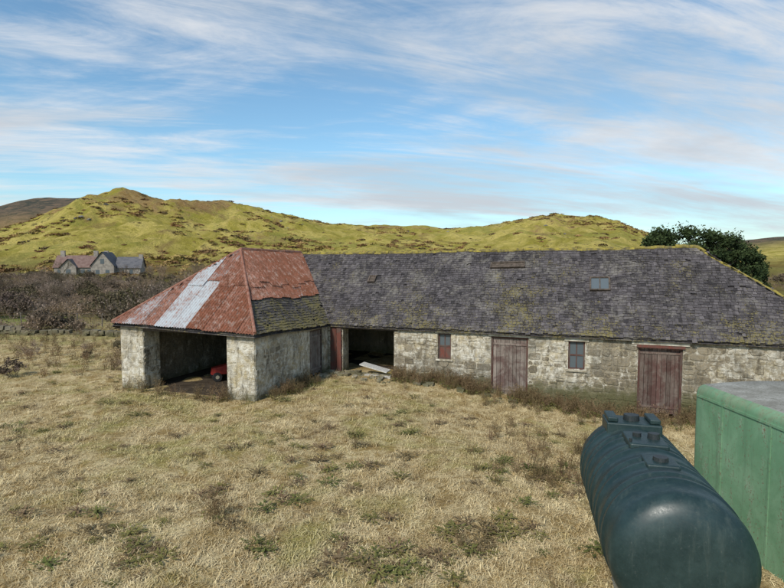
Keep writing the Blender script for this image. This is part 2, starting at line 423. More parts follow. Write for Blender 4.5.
def ridge(name,pts,r,mat,seg=.45,jit=.02,n=8):
    b=MB()
    for p,q in zip(pts,pts[1:]):
        p=Vector(p);q=Vector(q);L=(q-p).length;k=max(1,int(L/seg))
        for i in range(k):
            a=p.lerp(q,i/k); c=p.lerp(q,(i+1)/k); o=Vector((R(-jit,jit)*.5,R(-jit,jit)*.5,R(-jit,jit)))
            b.tube(a+o,c+o,r*R(.85,1.1),r*R(.85,1.1),n)
    return b.build(name,[mat],B)
ridge('main_ridge_tiles',[(s,3.05,zr(s)-.02) for s in [-6.2+i*.76 for i in range(25)]],.09,MOSS,.3,.035)
ridge('end_hip_tiles',[Pmain(faces['main'][2](t),t) for t in [i/8 for i in range(9)]],.06,MOSS,.3,.03)
ridge('wing_hip_flashing',[Pwf(faces['wf'][2](t),t)+Vector((0,0,.06)) for t in (0,.5,1)],.06,RIDGEIRON,1.5,.008)
ridge('wing_hip_flashing_outer',[Pwf(faces['wf'][1](t),t)+Vector((0,0,.06)) for t in (0,.5,1)],.06,RIDGEIRON,1.5,.008)
ridge('wing_ridge_flashing',[(-6.2,-2.1,5.56),(-6.2,3.05,5.50)],.08,RIDGEIRON,1.6,.01)
b=MB()
b.box((-2.45,-.12,2.12),(16.3,.0,2.19)); b.box((-9.3,-5.62,2.36),(-3.2,-5.4,2.52)); b.box((-3.3,-5.6,2.3),(-3.08,-.1,2.37))
b.box((-2.5,-.03,2.02),(.25,.25,2.12))
for i in range(14): 
    x=-9.1+i*.43; b.box((x,-5.8,2.5),(x+.07,-4,2.58))
b.build('eave_timbers',[DARKW],B)
b=MB(); b.box((-2.62,-.1,-.1),(-2.4,.1,2.1),(.3,0,0,1)); b.box((-2.95,-.06,.0),(-2.66,-.03,2.1),(.8,0,0,1)); b.build('bay_post',[POSTW],B)
def plankdoor(name,xa,xb,za,zb,mat,y=.14,frame=REDW,rot=False):
    b=MB(); x=xa+.07
    tr=(lambda p:p) if not rot else (lambda p:Vector((-3.1-p[1]-.0,p[0],p[2])))
    while x<xb-.08:
        w=min(R(.12,.18),xb-.07-x); d=R(-.01,.01)
        b.box((x+.006,y+d,za+R(0,.25)),(x+w-.006,y+.03+d,zb-.08),(R(0,1),0,0,1),0,tr); x+=w
    for zz in (za+.35,zb-.35): b.box((xa+.07,y-.028,zz),(xb-.07,y-.012,zz+.08),(.3,0,0,1),0,tr)
    b.box((xa,y-.05,za),(xa+.07,y+.06,zb),(.2,0,0,1),1,tr); b.box((xb-.07,y-.05,za),(xb,y+.06,zb),(.2,0,0,1),1,tr); b.box((xa+.07,y-.05,zb-.08),(xb-.07,y+.06,zb),(.2,0,0,1),1,tr)
    b.build(name,[mat,frame],B)
plankdoor('plank_door_middle',4.29,5.75,-.55,2.0,DOORW,.10)
plankdoor('plank_door_right',9.72,11.19,-.75,1.96,DOORD,.12)
plankdoor('wing_side_door',-1.7,-.45,-.05,2.08,DOORG,.12,DARKW,True)
b=MB()
for a,c,z in ((4.15,5.95,2.003),(9.5,11.4,1.963),(1.95,2.75,2.023),(7.12,8.0,1.963)):
    n=5; 
    for i in range(n):
        b.box((a+(c-a)*i/n,-.055-R(0,.008),z+R(0,.004)),(a+(c-a)*(i+1)/n-.001,.3,z+.12+R(-.012,.012)))
b.build('stone_lintels',[LINT],B)
b=MB(); b.box((9.66,-.085,1.86),(11.25,-.06,1.955),(.2,0,0,1)); b.build('red_lintel_board',[POSTW],B)
b=MB(); b.box((1.98,-.075,.86),(2.70,.1,.925)); b.box((7.2,-.075,.78),(7.95,.1,.845)); b.build('window_sills',[LINT],B)
def window(xa,xb,za,zb,i):
    b=MB(); y=.08
    for a,c in (((xa,y,za),(xa+.06,y+.08,zb)),((xb-.06,y,za),(xb,y+.08,zb)),((xa+.06,y,za),(xb-.06,y+.08,za+.06)),((xa+.06,y,zb-.06),(xb-.06,y+.08,zb))): b.box(a,c,(.1,0,0,1))
    m=(za+zb)/2; xm=(xa+xb)/2
    b.box((xa+.06,y+.01,m-.03),(xb-.06,y+.06,m+.03),(.1,0,0,1)); b.box((xm-.02,y+.015,za+.06),(xm+.02,y+.055,m-.03),(.1,0,0,1)); b.box((xm-.02,y+.015,m+.03),(xm+.02,y+.055,zb-.06),(.1,0,0,1))
    b.box((xa+.06,y+.03,za+.06),(xb-.06,y+.036,m-.03),(0,0,0,1),2 if i else 1); b.box((xa+.06,y+.03,m+.03),(xb-.06,y+.036,zb-.06),(0,0,0,1),1)
    b.build('window',[REDW,GLASSM,POSTW],B)
window(2.06,2.62,.93,2.02,1); window(7.26,7.87,.85,1.96,0)
def skyl(name,x,t,w,h,glass=True):
    P=Pmain; o=P(x,t); n=nrmP(P,x,t,0); u=(P(x+.1,t)-P(x-.1,t)).normalized(); v=n.cross(u).normalized()
    if v.z<0: v=-v
    fr=lambda q:o+u*q[0]+v*q[1]+n*q[2]
    b=MB(); f=.06
    for a,c in (((-w/2,-h/2,0),(-w/2+f,h/2,.12)),((w/2-f,-h/2,0),(w/2,h/2,.12)),((-w/2+f,-h/2,0),(w/2-f,-h/2+f,.12)),((-w/2+f,h/2-f,0),(w/2-f,h/2,.12))): b.box(a,c,(1,1,1,1),0,fr)
    if glass: b.box((-.02,-h/2+f,.03),(.02,h/2-f,.11),(1,1,1,1),0,fr)
    b.box((-w/2+f,-h/2+f,.03),(w/2-f,h/2-f,.08),(1,1,1,1),1,fr)
    b.build(name,[DARKW,GLASSM if glass else DARKW],B)
skyl('roof_skylight',8.39,.565,.78,.72); skyl('roof_skylight',4.6,.79,1.5,.34,False); skyl('roof_skylight',-1.62,.6,.36,.42,False)
b=MB()
fr0=Matrix.Rotation(math.radians(12),3,'Y')
b.box((-1.5,-.3,.22),(-.2,.25,.27),fr=lambda p:fr0@p+Vector((0,0,-.05))); b.box((-1.1,-.5,.02),(.1,-.35,.12)); b.build('pale_boards',[WHITEP],B)
b=MB()
for i in range(90):
    x,y=R(-3.0,0.3),R(-1.4,.1)
    if i>50: x,y=R(.2,12),R(-.9,-.1)
    s=R(.05,.16); X,Y=wld(x,y); z=gz(X,Y)
    vs=[Vector((x+dx*s*R(.7,1.3),y+dy*s*R(.7,1.3),z+dz*s*R(.6,1))) for dx in(-1,1) for dy in(-1,1) for dz in(-.5,.9)]
    b.mesh(vs,[(0,1,3,2),(4,6,7,5),(0,4,5,1),(2,3,7,6),(0,2,6,4),(1,5,7,3)],(R(.4,1),R(.3,.9),0,1))
b.build('fallen_rubble',[STONE],B)
# ------------------------------------------------------------ lawn tractor
REDP=m_simple('faded_red_paint',(.28,.025,.02),(.40,.045,.03),8,.5,.3,.05); RUB=m_simple('rubber',(.02,.02,.02),(.04,.04,.04),20); YEL=m_simple('cream_paint',(.3,.27,.2),(.4,.36,.27),9)
T=empty('lawn_tractor',(*wld(-6.3,-2.9),.04),math.radians(-62)); T.scale=(.78,.78,.78)
b=MB()
vs=[(-.3,0,.35),(.3,0,.35),(.26,0,.85),(-.26,0,.85),(-.24,-.95,.35),(.24,-.95,.35),(.2,-.9,.68),(-.2,-.9,.68)]
b.mesh(vs,[(0,1,2,3),(4,7,6,5),(0,3,7,4),(1,5,6,2),(3,2,6,7),(0,4,5,1)]); b.box((-.42,.35,.45),(.42,1.0,.6)); b.box((-.2,0,.3),(.2,.95,.44)); b.build('bonnet_and_fenders',[REDP],T)
b=MB()
for x,y,r,w in ((-.42,.7,.34,.2),(.42,.7,.34,.2),(-.38,-.7,.24,.14),(.38,-.7,.24,.14)):
    b.tube((x-w/2,y,r),(x+w/2,y,r),r,r,20); 
b.box((-.25,.45,.6),(.25,.9,.7)); b.box((-.25,.86,.7),(.25,.94,1.05)); b.tube((0,.05,.8),(0,.22,1.0),.02,.02,6)
for i in range(16):
    a=2*math.pi*i/16;c=2*math.pi*(i+1)/16; f=lambda q:Vector((.18*math.cos(q),.22+.1*math.sin(q),1.02+.15*math.sin(q)*.9)); b.tube(f(a),f(c),.016,.016,5)
b.build('wheels_and_seat',[RUB],T)
b=MB()
for x,y,r,w in ((-.42,.7,.14,.22),(.42,.7,.14,.22),(-.38,-.7,.1,.16),(.38,-.7,.1,.16)): b.tube((x-w/2,y,.24 if r<.12 else .34),(x+w/2,y,.24 if r<.12 else .34),r,r,14)
b.build('wheel_hubs',[YEL],T)
# ------------------------------------------------------------ oil tank
k=NT('dark_green_plastic'); p=k.obj(); n=k.noise(p,3,7,.75); n2=k.noise(p,30,4,.7); stn_=k.noise(p,2,6,.7,.2,(4,4,.5))
c=k.mix(k.ramp(n,.35,.75),(.010,.026,.026),(.026,.050,.048)); c=k.mix(k.ramp(stn_,.52,.7,0,.3),c,(.08,.10,.085)); c=k.mix(k.ramp(n2,.62,.7,0,.25),c,(.12,.13,.11))
TANKM=k.out(c,k.ramp(n2,.2,.8,.32,.55),.5)
TA=Vector((3.22,5.55,1.66)); TB=Vector((4.10,8.95,1.50)); ax=(TB-TA); TL=ax.length
T=empty('oil_tank',TA); T.rotation_euler=(math.atan2(ax.z,math.hypot(ax.x,ax.y)),0,math.atan2(-ax.x,ax.y))
pf=[(-.13,0),(-.125,.2),(-.11,.42),(-.075,.58),(-.02,.69),(.06,.76),(.16,.78)]
prof_t=[(y,r) for y,r in pf]
for c_ in (.62,1.22,1.82,2.42,3.02):
    prof_t+=[(c_-.16,.775),(c_-.14,.80),(c_-.06,.80),(c_-.035,.75),(c_+.035,.75),(c_+.06,.80),(c_+.14,.80),(c_+.16,.775)]
prof_t+=[(TL-.12,.775),(TL-.06,.76),(TL,.70),(TL+.07,.6),(TL+.13,.42),(TL+.155,.2),(TL+.16,0)]
b=MB(); N=64
ring=[[ (r*math.cos(2*math.pi*i/N),y,r*math.sin(2*math.pi*i/N)) for i in range(N)] for y,r in prof_t]
vs=[q for rr in ring for q in rr]; fs=[(j*N+i,(j+1)*N+i,(j+1)*N+(i+1)%N,j*N+(i+1)%N) for j in range(len(ring)-1) for i in range(N)]
b.mesh(vs,fs); o=b.build('shell',[TANKM],T,True)
def bevbox(name,a,c,mat,par,bw=.03,seg=3):
    b=MB(); b.box(a,c); o=b.build(name,[mat],par); m=o.modifiers.new('b','BEVEL'); m.width=bw; m.segments=seg; 
    for p in o.data.polygons: p.use_smooth=True
    o.modifiers.new('w','WEIGHTED_NORMAL'); return o
bevbox('top_walkway_far',(-.42,2.85,.55),(.42,TL-.06,.84),TANKM,T)
bevbox('walkway_lip_left',(-.40,2.9,.84),(-.24,TL-.12,.92),TANKM,T,.02); bevbox('walkway_lip_right',(.24,2.9,.84),(.40,TL-.12,.92),TANKM,T,.02)
bevbox('top_pad',(-.26,1.75,.70),(.26,2.45,.83),TANKM,T)
bevbox('filler_pad',(-.2,.95,.70),(.2,1.4,.80),TANKM,T)
b=MB(); b.tube((0,3.15,.82),(0,3.15,.93),.13,.12,20); b.tube((.12,2.1,.8),(.12,2.1,.91),.09,.08,18); b.tube((-.1,2.15,.8),(-.1,2.15,.89),.06,.06,14); b.tube((0,1.15,.78),(0,1.15,.85),.10,.09,18)
b.tube((-.24,1.84,.83),(-.24,1.84,.88),.02,.02,6); b.build('caps',[m_simple('black_plastic',(.015,.02,.02),(.03,.035,.035),20,.45,.4)],T)
b=MB()
for y in (.4,1.25,2.1,2.95): b.box((-.42,y,-.98),(.42,y+.22,-.62),)
b.build('saddle_feet',[TANKM],T)
CONC=m_simple('concrete',(.20,.19,.16),(.33,.31,.27),5)
b=MB()
for y in (.35,1.2,2.05,2.9): b.box((-.38,y-.05,-1.95),(.38,y+.33,-.982))
b.build('block_piers',[CONC],T)
# ------------------------------------------------------------ green van body
k=NT('faded_green_paint'); p=k.obj(); n=k.noise(p,1.2,7,.7,.4); n2=k.noise(p,4,7,.78,.3,(1,1,.35)); sp=k.noise(p,24,4,.7)
c=k.mix(k.ramp(n,.35,.7),(.135,.27,.15),(.21,.36,.22)); c=k.mix(k.ramp(n2,.52,.70,0,.65),c,(.34,.42,.31)); c=k.mix(k.ramp(k.math('ADD',sp,k.math('MULTIPLY',n2,.5)),.82,.91,0,.8),c,(.17,.10,.06))
z=k.xyz(p)[2]; c=k.mix(k.ramp(k.math('ADD',k.ramp(z,2.2,2.6,0,.3),n2),.68,.85,0,.6),c,(.20,.24,.14))
ds=k.noise(p,1.5,7,.78,.3,(3,3,.3)); c=k.mix(k.ramp(ds,.5,.68,0,.5),c,(.09,.15,.09))
k.bump(n2,.2,.012); GREENP=k.out(c,.55,.3)
k=NT('weathered_roof_felt'); p=k.obj(); n=k.noise(p,2.2,7,.7,.4); sp=k.noise(p,30,4,.75)
c=k.mix(k.ramp(n,.35,.7),(.22,.21,.18),(.38,.37,.33)); c=k.mix(k.ramp(sp,.5,.66,0,.7),c,(.11,.11,.07)); k.bump(sp,.5,.015); FELT=k.out(c,.95,.1)
C=empty('green_van_body',(5.98,10.25,0),math.radians(2.5))
W=2.45; Ln=7.0; zb=-.12; zt=2.62; rr=.16
sec=[(0,zb)]
for i in range(7):
    a=math.pi-math.pi/2*i/6; sec.append((rr+rr*math.cos(a),zt-rr+rr*math.sin(a)))
for i in range(1,6): x=rr+(W-2*rr)*i/6; sec.append((x,zt+.05*math.sin(math.pi*i/6)))
for i in range(7):
    a=math.pi/2-math.pi/2*i/6; sec.append((W-rr+rr*math.cos(a),zt-rr+rr*math.sin(a)))
sec.append((W,zb))
b=MB(); 
def secat(y,k):
    cx,cz=W/2,(zb+zt)/2
    return [(cx+(x-cx)*(1-k/W*2),y,cz+(z-cz)*(1-k/(zt-zb)*2) if z>cz else z) for x,z in sec]
stn=[(0,rr),(-.02,rr*.55),(-.07,rr*.2),(-.16,0)]+[(-.16-(Ln-.32)*i/14,0) for i in range(1,15)]+[(-Ln+.07,rr*.2),(-Ln+.02,rr*.55),(-Ln,rr)]
rg=[secat(y,k) for y,k in stn]; n=len(sec)
for A_,B_ in zip(rg,rg[1:]):
    for i in range(n-1):
        top=5<i<n-7
        b.face([A_[i],A_[i+1],B_[i+1],B_[i]],(1,1,1,1),1 if top else 0)
b.face(rg[0][::-1]); b.face(rg[-1]); b.face([rg[0][0],rg[-1][0],rg[-1][-1],rg[0][-1]])
o=b.build('body_shell',[GREENP,FELT],C,True); 
bm=bmesh.new(); bm.from_mesh(o.data); bmesh.ops.remove_doubles(bm,verts=bm.verts,dist=.0005); bmesh.ops.recalc_face_normals(bm,faces=bm.faces); bm.to_mesh(o.data); bm.free()
b=MB()
for i in range(6): b.box((-.012,-.9-i*1.15,zb+.02),(-.001,-.86-i*1.15,zt-.18))
b.box((-.02,-Ln+.15,zt-.24),(-.001,-.15,zt-.20)); b.build('seam_strips',[GREENP],C)
b=MB()
for i in range(5): b.box((.1,-.6-i*1.4,-.75),(W-.1,-.35-i*1.4,zb-.002))
b.build('timber_sleepers',[DARKW],C)
# ------------------------------------------------------------ instancing tool
def gn(name,mesh_obj,coll,faces_mode,smin,smax,tilt=.15,seed=0,zoff=0):
    ng=bpy.data.node_groups.new(name,'GeometryNodeTree'); ng.interface.new_socket('Geometry',in_out='INPUT',socket_type='NodeSocketGeometry'); ng.interface.new_socket('Geometry',in_out='OUTPUT',socket_type='NodeSocketGeometry')
    N=ng.nodes; Lk=ng.links.new; gi=N.new('NodeGroupInput'); go=N.new('NodeGroupOutput')
    ip=N.new('GeometryNodeInstanceOnPoints')
    if faces_mode:
        d=N.new('GeometryNodeDistributePointsOnFaces'); at=N.new('GeometryNodeInputNamedAttribute'); at.data_type='FLOAT'; at.inputs['Name'].default_value='dens'
        Lk(gi.outputs[0],d.inputs['Mesh']); Lk(at.outputs['Attribute'],d.inputs['Density']); d.inputs['Seed'].default_value=seed; Lk(d.outputs['Points'],ip.inputs['Points'])
    else: Lk(gi.outputs[0],ip.inputs['Points'])
    ci=N.new('GeometryNodeCollectionInfo'); ci.inputs['Collection'].default_value=coll; ci.inputs['Separate Children'].default_value=True; ci.inputs['Reset Children'].default_value=True
    Lk(ci.outputs[0],ip.inputs['Instance']); ip.inputs['Pick Instance'].default_value=True
    rv=N.new('FunctionNodeRandomValue'); rv.data_type='FLOAT_VECTOR'; rv.inputs[0].default_value=(-tilt,-tilt,0); rv.inputs[1].default_value=(tilt,tilt,6.283); Lk(rv.outputs[0],ip.inputs['Rotation'])
    rs_=N.new('FunctionNodeRandomValue'); rs_.data_type='FLOAT'; rs_.inputs[2].default_value=smin; rs_.inputs[3].default_value=smax; rs_.inputs['Seed'].default_value=seed+5; Lk(rs_.outputs[1],ip.inputs['Scale'])
    Lk(ip.outputs[0],go.inputs[0]); m=mesh_obj.modifiers.new('scatter','NODES'); m.node_group=ng
def coll(name,objs):
    c=bpy.data.collections.new(name)
    for o in objs: c.objects.link(o)
    return c
def ptsobj(name,pts):
    me=bpy.data.meshes.new(name); me.from_pydata(pts,[],[]); o=bpy.data.objects.new(name,me); S.collection.objects.link(o); return o
def tuft(i,n,rad,lmin,lmax,lean,w):
    b=MB()
    for _ in range(n):
        a=R(0,6.283); d=Vector((math.cos(a),math.sin(a),0)); q=R(0,6.283); p=Vector((math.cos(q),math.sin(q),0))*rad*R(0,1)
        l=R(lmin,lmax); ln=R(*lean); sd=Vector((-d.y,d.x,0))*w*R(.6,1.2)
        m=p+d*l*.5*math.sin(ln)+Vector((0,0,l*.5*math.cos(ln))); ln2=min(1.75,ln+R(.2,.8)); e=m+d*l*.5*math.sin(ln2)+Vector((0,0,l*.5*math.cos(ln2)))
        col=(R(0,1),0,0,1); p=p-Vector((0,0,.02))
        b.face([p-sd,p+sd,m+sd*.8,m-sd*.8],col); b.face([m-sd*.8,m+sd*.8,e],col)
    return b.build('grass_tuft_%d'%i,[BLADE],link=False)
short=coll('short_grass',[tuft(i,26,.17,.04,.17,(.9,1.5),.006) for i in range(5)])
tall=coll('tall_grass',[tuft(10+i,34,.13,.10,.34,(.2,1.25),.005) for i in range(4)])
def inb(x,y,m=.0):
    X,Y=loc(x,y)
    return (-9.5-m<X<-3.0+m and -5.8-m<Y<6.3+m) or (-3.2<X<16.4+m and -.1-m<Y<6.3+m)
def patch(name,x0_,x1_,y0_,y1_,st,densf,cl,smin,smax,seed,tilt=.2):
    nx=int((x1_-x0_)/st); ny=int((y1_-y0_)/st); vs=[(x0_+i*st,y0_+j*st,gz(x0_+i*st,y0_+j*st)) for j in range(ny+1) for i in range(nx+1)]; fs=[]
    for j in range(ny):
        for i in range(nx):
            cx,cy=x0_+(i+.5)*st,y0_+(j+.5)*st
            if inb(cx,cy) or (abs(cx)>abs(cy)*.85+3): continue
            a=j*(nx+1)+i; fs.append((a,a+1,a+nx+2,a+nx+1))
    me=bpy.data.meshes.new(name); me.from_pydata(vs,[],fs); at=me.attributes.new('dens','FLOAT','POINT'); at.data.foreach_set('value',[densf(v[0],v[1]) for v in vs])
    o=bpy.data.objects.new(name,me); S.collection.objects.link(o); gn(name,o,cl,True,smin,smax,tilt,seed)
patch('grass',-30,16,4,33,.5,lambda x,y:(62 if y<12 else 36 if y<20 else 16)*(.45+1.0*sm(-.35,.25,nz(x,y,4,.8))),short,.7,1.3,1,.25)
patch('grass_tussocks',-30,16,4,42,.5,lambda x,y:max(0,12*(nz(x,y,9,.8)-.03))+.4+(1.4 if y>26 else 0),tall,.45,1.15,2)
WEED=m_vcol('dead_weed_stems',(.11,.06,.035),(.30,.21,.12),(.14,.11,.05))
GRW=m_vcol('green_weed_leaves',(.05,.07,.02),(.16,.17,.05),(.22,.18,.06))
def weed(i,leafy=40):
    b=MB()
    for _ in range(random.randint(8,14)):
        a=R(0,6.28); d=Vector((math.cos(a)*R(.1,.5),math.sin(a)*R(.1,.5),1)).normalized(); p=Vector((R(-.12,.12),R(-.12,.12),0)); h=R(.35,.9)
        c=(R(0,1),0,0,1); b.tube(p,p+d*h,.007,.003,3,c,0,False)
        for _ in range(5):
            q=p+d*h*R(.35,1); e=q+Vector((R(-.14,.14),R(-.14,.14),R(.02,.16))); b.tube(q,e,.004,.002,3,c,0,False)
            for _ in range(2):
                u=Vector((R(-1,1),R(-1,1),R(-1,1)))*.022; v=Vector((R(-1,1),R(-1,1),R(-1,1)))*.022; b.face([e-u,e+v,e+u,e-v],c,0)
    for _ in range(leafy):
        e=Vector((R(-.3,.3),R(-.3,.3),R(.02,.25))); u=Vector((R(-1,1),R(-1,1),R(-.6,.6)))*.045; v=u.orthogonal().normalized()*.02; b.face([e-u,e+v,e+u,e-v],(R(0,1),0,0,1),1)
    return b.build('weed_%d'%i,[WEED,GRW],link=False)
wc=coll('weeds',[weed(i) for i in range(5)]); dc=coll('docks',[weed(20+i,10) for i in range(3)])
def leafclump(i):
    b=MB()
    for _ in range(60):
        a=R(0,6.28); r_=R(0,.35); e=Vector((math.cos(a)*r_,math.sin(a)*r_,R(.01,.09))); u=Vector((math.cos(a),math.sin(a),R(-.2,.5)))*R(.04,.09); v=Vector((-math.sin(a),math.cos(a),0))*R(.012,.03); b.face([e-u,e+v,e+u,e-v],(R(0,1),0,0,1),i%2)
    return b.build('leaf_clump_%d'%i,[GRW,WEED],link=False)
lc=coll('low_weeds_src',[leafclump(i) for i in range(4)])
pts=[]
for i in range(430):
    X=R(.2,16); 
    if 4.4<X<5.6 and R(0,1)<.6: continue
    g_=.5+.9*nz(X*.8,3.3); Y=-abs(random.gauss(0,max(.15,g_)))-.12; x,y=wld(X,Y); pts.append((x,y,gz(x,y)))
for i in range(45): x,y=wld(-2.9+abs(random.gauss(0,.3)),R(-5.5,-2)); pts.append((x,y,gz(x,y)))
for i in range(25): x,y=wld(R(-9.6,-3.2),-5.9-abs(random.gauss(0,.15))); pts.append((x,y,gz(x,y)))
for i in range(70): x,y=R(2,7),R(10.5,17); pts.append((x,y,gz(x,y)-.1))
for i in range(190): x,y=R(-27,-11.5),R(22,35); pts.append((x,y,gz(x,y)))
o=ptsobj('wall_foot_weeds',pts); gn('wf',o,wc,False,.3,.85,.15,3)
o=ptsobj('dry_dock_plants',[(x,y,gz(x,y)-.03) for x,y in ((-3.45,9.8),(-3.35,9.9),(-3.5,9.75),(3.9,14.4),(4.2,14.0),(3.7,13.5),(-9.8,13.5),(3.2,15.6),(4.4,13.2),(-6.8,8.5),(1.2,8.9),(-1,14))]); gn('dd',o,dc,False,.45,.8,.1,9)
pts=[]
for cx,cy,n_,s_ in ((-4.6,8.7,9,.3),(.9,8.1,12,.5),(-.4,8.3,8,.3),(-6.5,10,10,.6),(1.6,9.3,12,.4),(-1.5,12,10,.6),(-7.5,7.4,9,.4),(3.4,12.2,14,.7),(-3,15,8,.5),(.3,17,10,.6),(-11,15,12,.8),(-2.2,7,6,.3)):
    for _ in range(n_): x,y=cx+random.gauss(0,s_),cy+random.gauss(0,s_); pts.append((x,y,gz(x,y)+.02))
for _ in range(200):
    y=R(6,24); x=R(-.75,.45)*y
    if not inb(x,y,.2): pts.append((x,y,gz(x,y)+.02))
o=ptsobj('low_weeds',pts); gn('lw',o,lc,False,.4,1.0,.1,12)
# ------------------------------------------------------------ bare shrubs
TW=m_vcol('bare_twigs',(.14,.10,.08),(.38,.30,.24),(.22,.15,.085))
TWD=m_vcol('dark_twigs',(.07,.052,.04),(.17,.125,.10),(.11,.10,.045))
def shrub(i,stems,h,depth,spread,leaf=0,r=.03,mat=None,ls=.06):
    b=MB()
    def rec(p,d,l,r_,k):
        e=p+d*l; c=(R(0,1),0,0,1); b.tube(p,e,r_,r_*.65,3,c,0,False)
        if k==0:
            for _ in range(3):
                dd=(d+Vector((R(-1,1),R(-1,1),R(-.4,1)))*.7).normalized(); b.tube(e,e+dd*l*.6,r_*.6,r_*.3,3,c,0,False)
            for _ in range(leaf):
                q=e+Vector((R(-1,1),R(-1,1),R(-1,1)))*l*.6; u=Vector((R(-1,1),R(-1,1),R(-1,1)))*ls; v=Vector((R(-1,1),R(-1,1),R(-1,1)))*ls; b.face([q-u,q+v,q+u,q-v],c,0)
            return
        for _ in range(3 if R(0,1)<.75 else 2):
            dd=(d+Vector((R(-1,1),R(-1,1),R(-.3,.8)))*.62).normalized(); rec(p+d*l*R(.55,1),dd,l*R(.6,.85),r_*.62,k-1)
    for _ in range(stems):
        a=R(0,6.28); d=Vector((math.cos(a)*spread*R(.2,1),math.sin(a)*spread*R(.2,1),1)).normalized(); rec(Vector((R(-.2,.2),R(-.2,.2),-.1)),d,h*R(.3,.42),r,depth)
    return b.build('bare_shrub_%d'%i,[mat or TW],link=False)
sc=coll('shrubs',[shrub(i,9,1.9,3,1.3,1,.018) for i in range(4)]+[shrub(10+i,8,2.2,3,1.1,4,.02,TWD,.09) for i in range(2)])
bc=coll('big_shrubs',[shrub(14+i,6,3.6,4,.8,1,.035,TW if i else TWD) for i in range(3)])
tc=coll('bare_trees_src',[shrub(20+i,1 if i else 2,5.5,5,.25,1,.09,TWD if i==1 else TW) for i in range(3)])
pts=[];pts2=[]
for i in range(760):
    y=R(45,112); x=R(-.85,-.16)*y+R(-3,3)
    if nz(x,y,2,.05)<-.3: continue
    pts.append((x,y,gz(x,y)-.1))
for i in range(100):
    y=R(50,110); x=R(-.85,-.18)*y; 
    if nz(x,y,8,.06)>-.1: pts2.append((x,y,gz(x,y)-.1))
for i in range(60):
    y=R(60,120); x=R(.5,.95)*y; pts.append((x,y,gz(x,y)-.1))
for i in range(110):
    y=R(75,130); x=R(-.2,.5)*y; pts.append((x,y,gz(x,y)-.1))
for i in range(60):
    y=R(112,122); x=R(-.74,-.42)*y; pts.append((x,y,gz(x,y)-.1))
for i in range(45):
    x=R(-36,-9.5); y=R(36.5,39) if R(0,1)<.7 else R(42,44); pts.append((x,y,gz(x,y)-.4))
o=ptsobj('bare_scrub',pts); gn('bs',o,sc,False,.45,1.25,.15,4)
o=ptsobj('tall_bare_bushes',pts2); gn('bb',o,bc,False,.5,1.05,.12,8)
pts=[]
for i in range(14): x,y=R(-24,-13),R(22,33); pts.append((x,y,gz(x,y)-.1))
o=ptsobj('bramble_clumps',pts); gn('br',o,sc,False,.25,.5,.3,21)
pts=[]
for a,y in ((-.37,85),(-.345,90),(-.39,95),(-.365,92),(.19,100),(.2,104),(.175,102),(.49,95),(-.67,100),(-.44,100),(-.5,104),(-.52,116),(-.46,118),(-.63,118),(.07,130),(.09,133),(.27,120)):
    x=a*y; pts.append((x,y,gz(x,y)-.2))
o=ptsobj('bare_trees',pts); gn('bt',o,tc,False,.6,.95,.05,6)
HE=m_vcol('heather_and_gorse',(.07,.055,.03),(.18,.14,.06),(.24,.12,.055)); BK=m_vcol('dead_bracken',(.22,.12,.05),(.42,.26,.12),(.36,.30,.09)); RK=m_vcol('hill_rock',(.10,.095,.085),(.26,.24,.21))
def heath(i,mat):
    b=MB()
    for _ in range(60):
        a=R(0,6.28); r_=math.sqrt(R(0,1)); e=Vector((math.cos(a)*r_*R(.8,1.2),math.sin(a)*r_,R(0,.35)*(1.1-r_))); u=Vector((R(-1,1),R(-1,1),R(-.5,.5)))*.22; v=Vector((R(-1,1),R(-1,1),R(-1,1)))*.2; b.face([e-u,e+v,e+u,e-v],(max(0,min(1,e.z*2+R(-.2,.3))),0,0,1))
    return b.build('heather_clump_%d'%i,[mat],link=False)
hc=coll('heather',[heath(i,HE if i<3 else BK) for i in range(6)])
def rock(i):
    bm=bmesh.new(); bmesh.ops.create_icosphere(bm,subdivisions=2,radius=1); sd_=i*7.3
    for v in bm.verts: v.co*=1+.55*noise.noise(v.co*1.3+Vector((sd_,0,0))); v.co.z*=.5
    me=bpy.data.meshes.new('rock'); bm.to_mesh(me); bm.free(); me.materials.append(RK)
    ca=me.color_attributes.new('Col','FLOAT_COLOR','CORNER')
    for p in me.polygons:
        c=R(0,1)
        for l in p.loop_indices: ca.data[l].color=(c,0,0,1)
    return bpy.data.objects.new('rock_%d'%i,me)
rc=coll('rocks',[rock(i) for i in range(4)])
pts=[];rp=[]
for i in range(9000):
    y=R(130,365); x=R(-.85,.55)*y
    if fbm(x,y,.02,4)+.5*nz(x,y,1,.08)<.2: 
        if R(0,1)>.09: continue
    pts.append((x,y,gz(x,y)-.15))
for i in range(2500):
    y=R(200,362); x=R(-.85,.55)*y; z=gz(x,y)
    if nz(x,y,5,.045)+.4*nz(x,y,6,.12)+ (z-25)*.006>.5: rp.append((x,y,z-.35))
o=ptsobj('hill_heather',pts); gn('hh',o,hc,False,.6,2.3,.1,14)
o=ptsobj('hill_rocks',rp); gn('hr',o,rc,False,.3,1.2,.4,15)
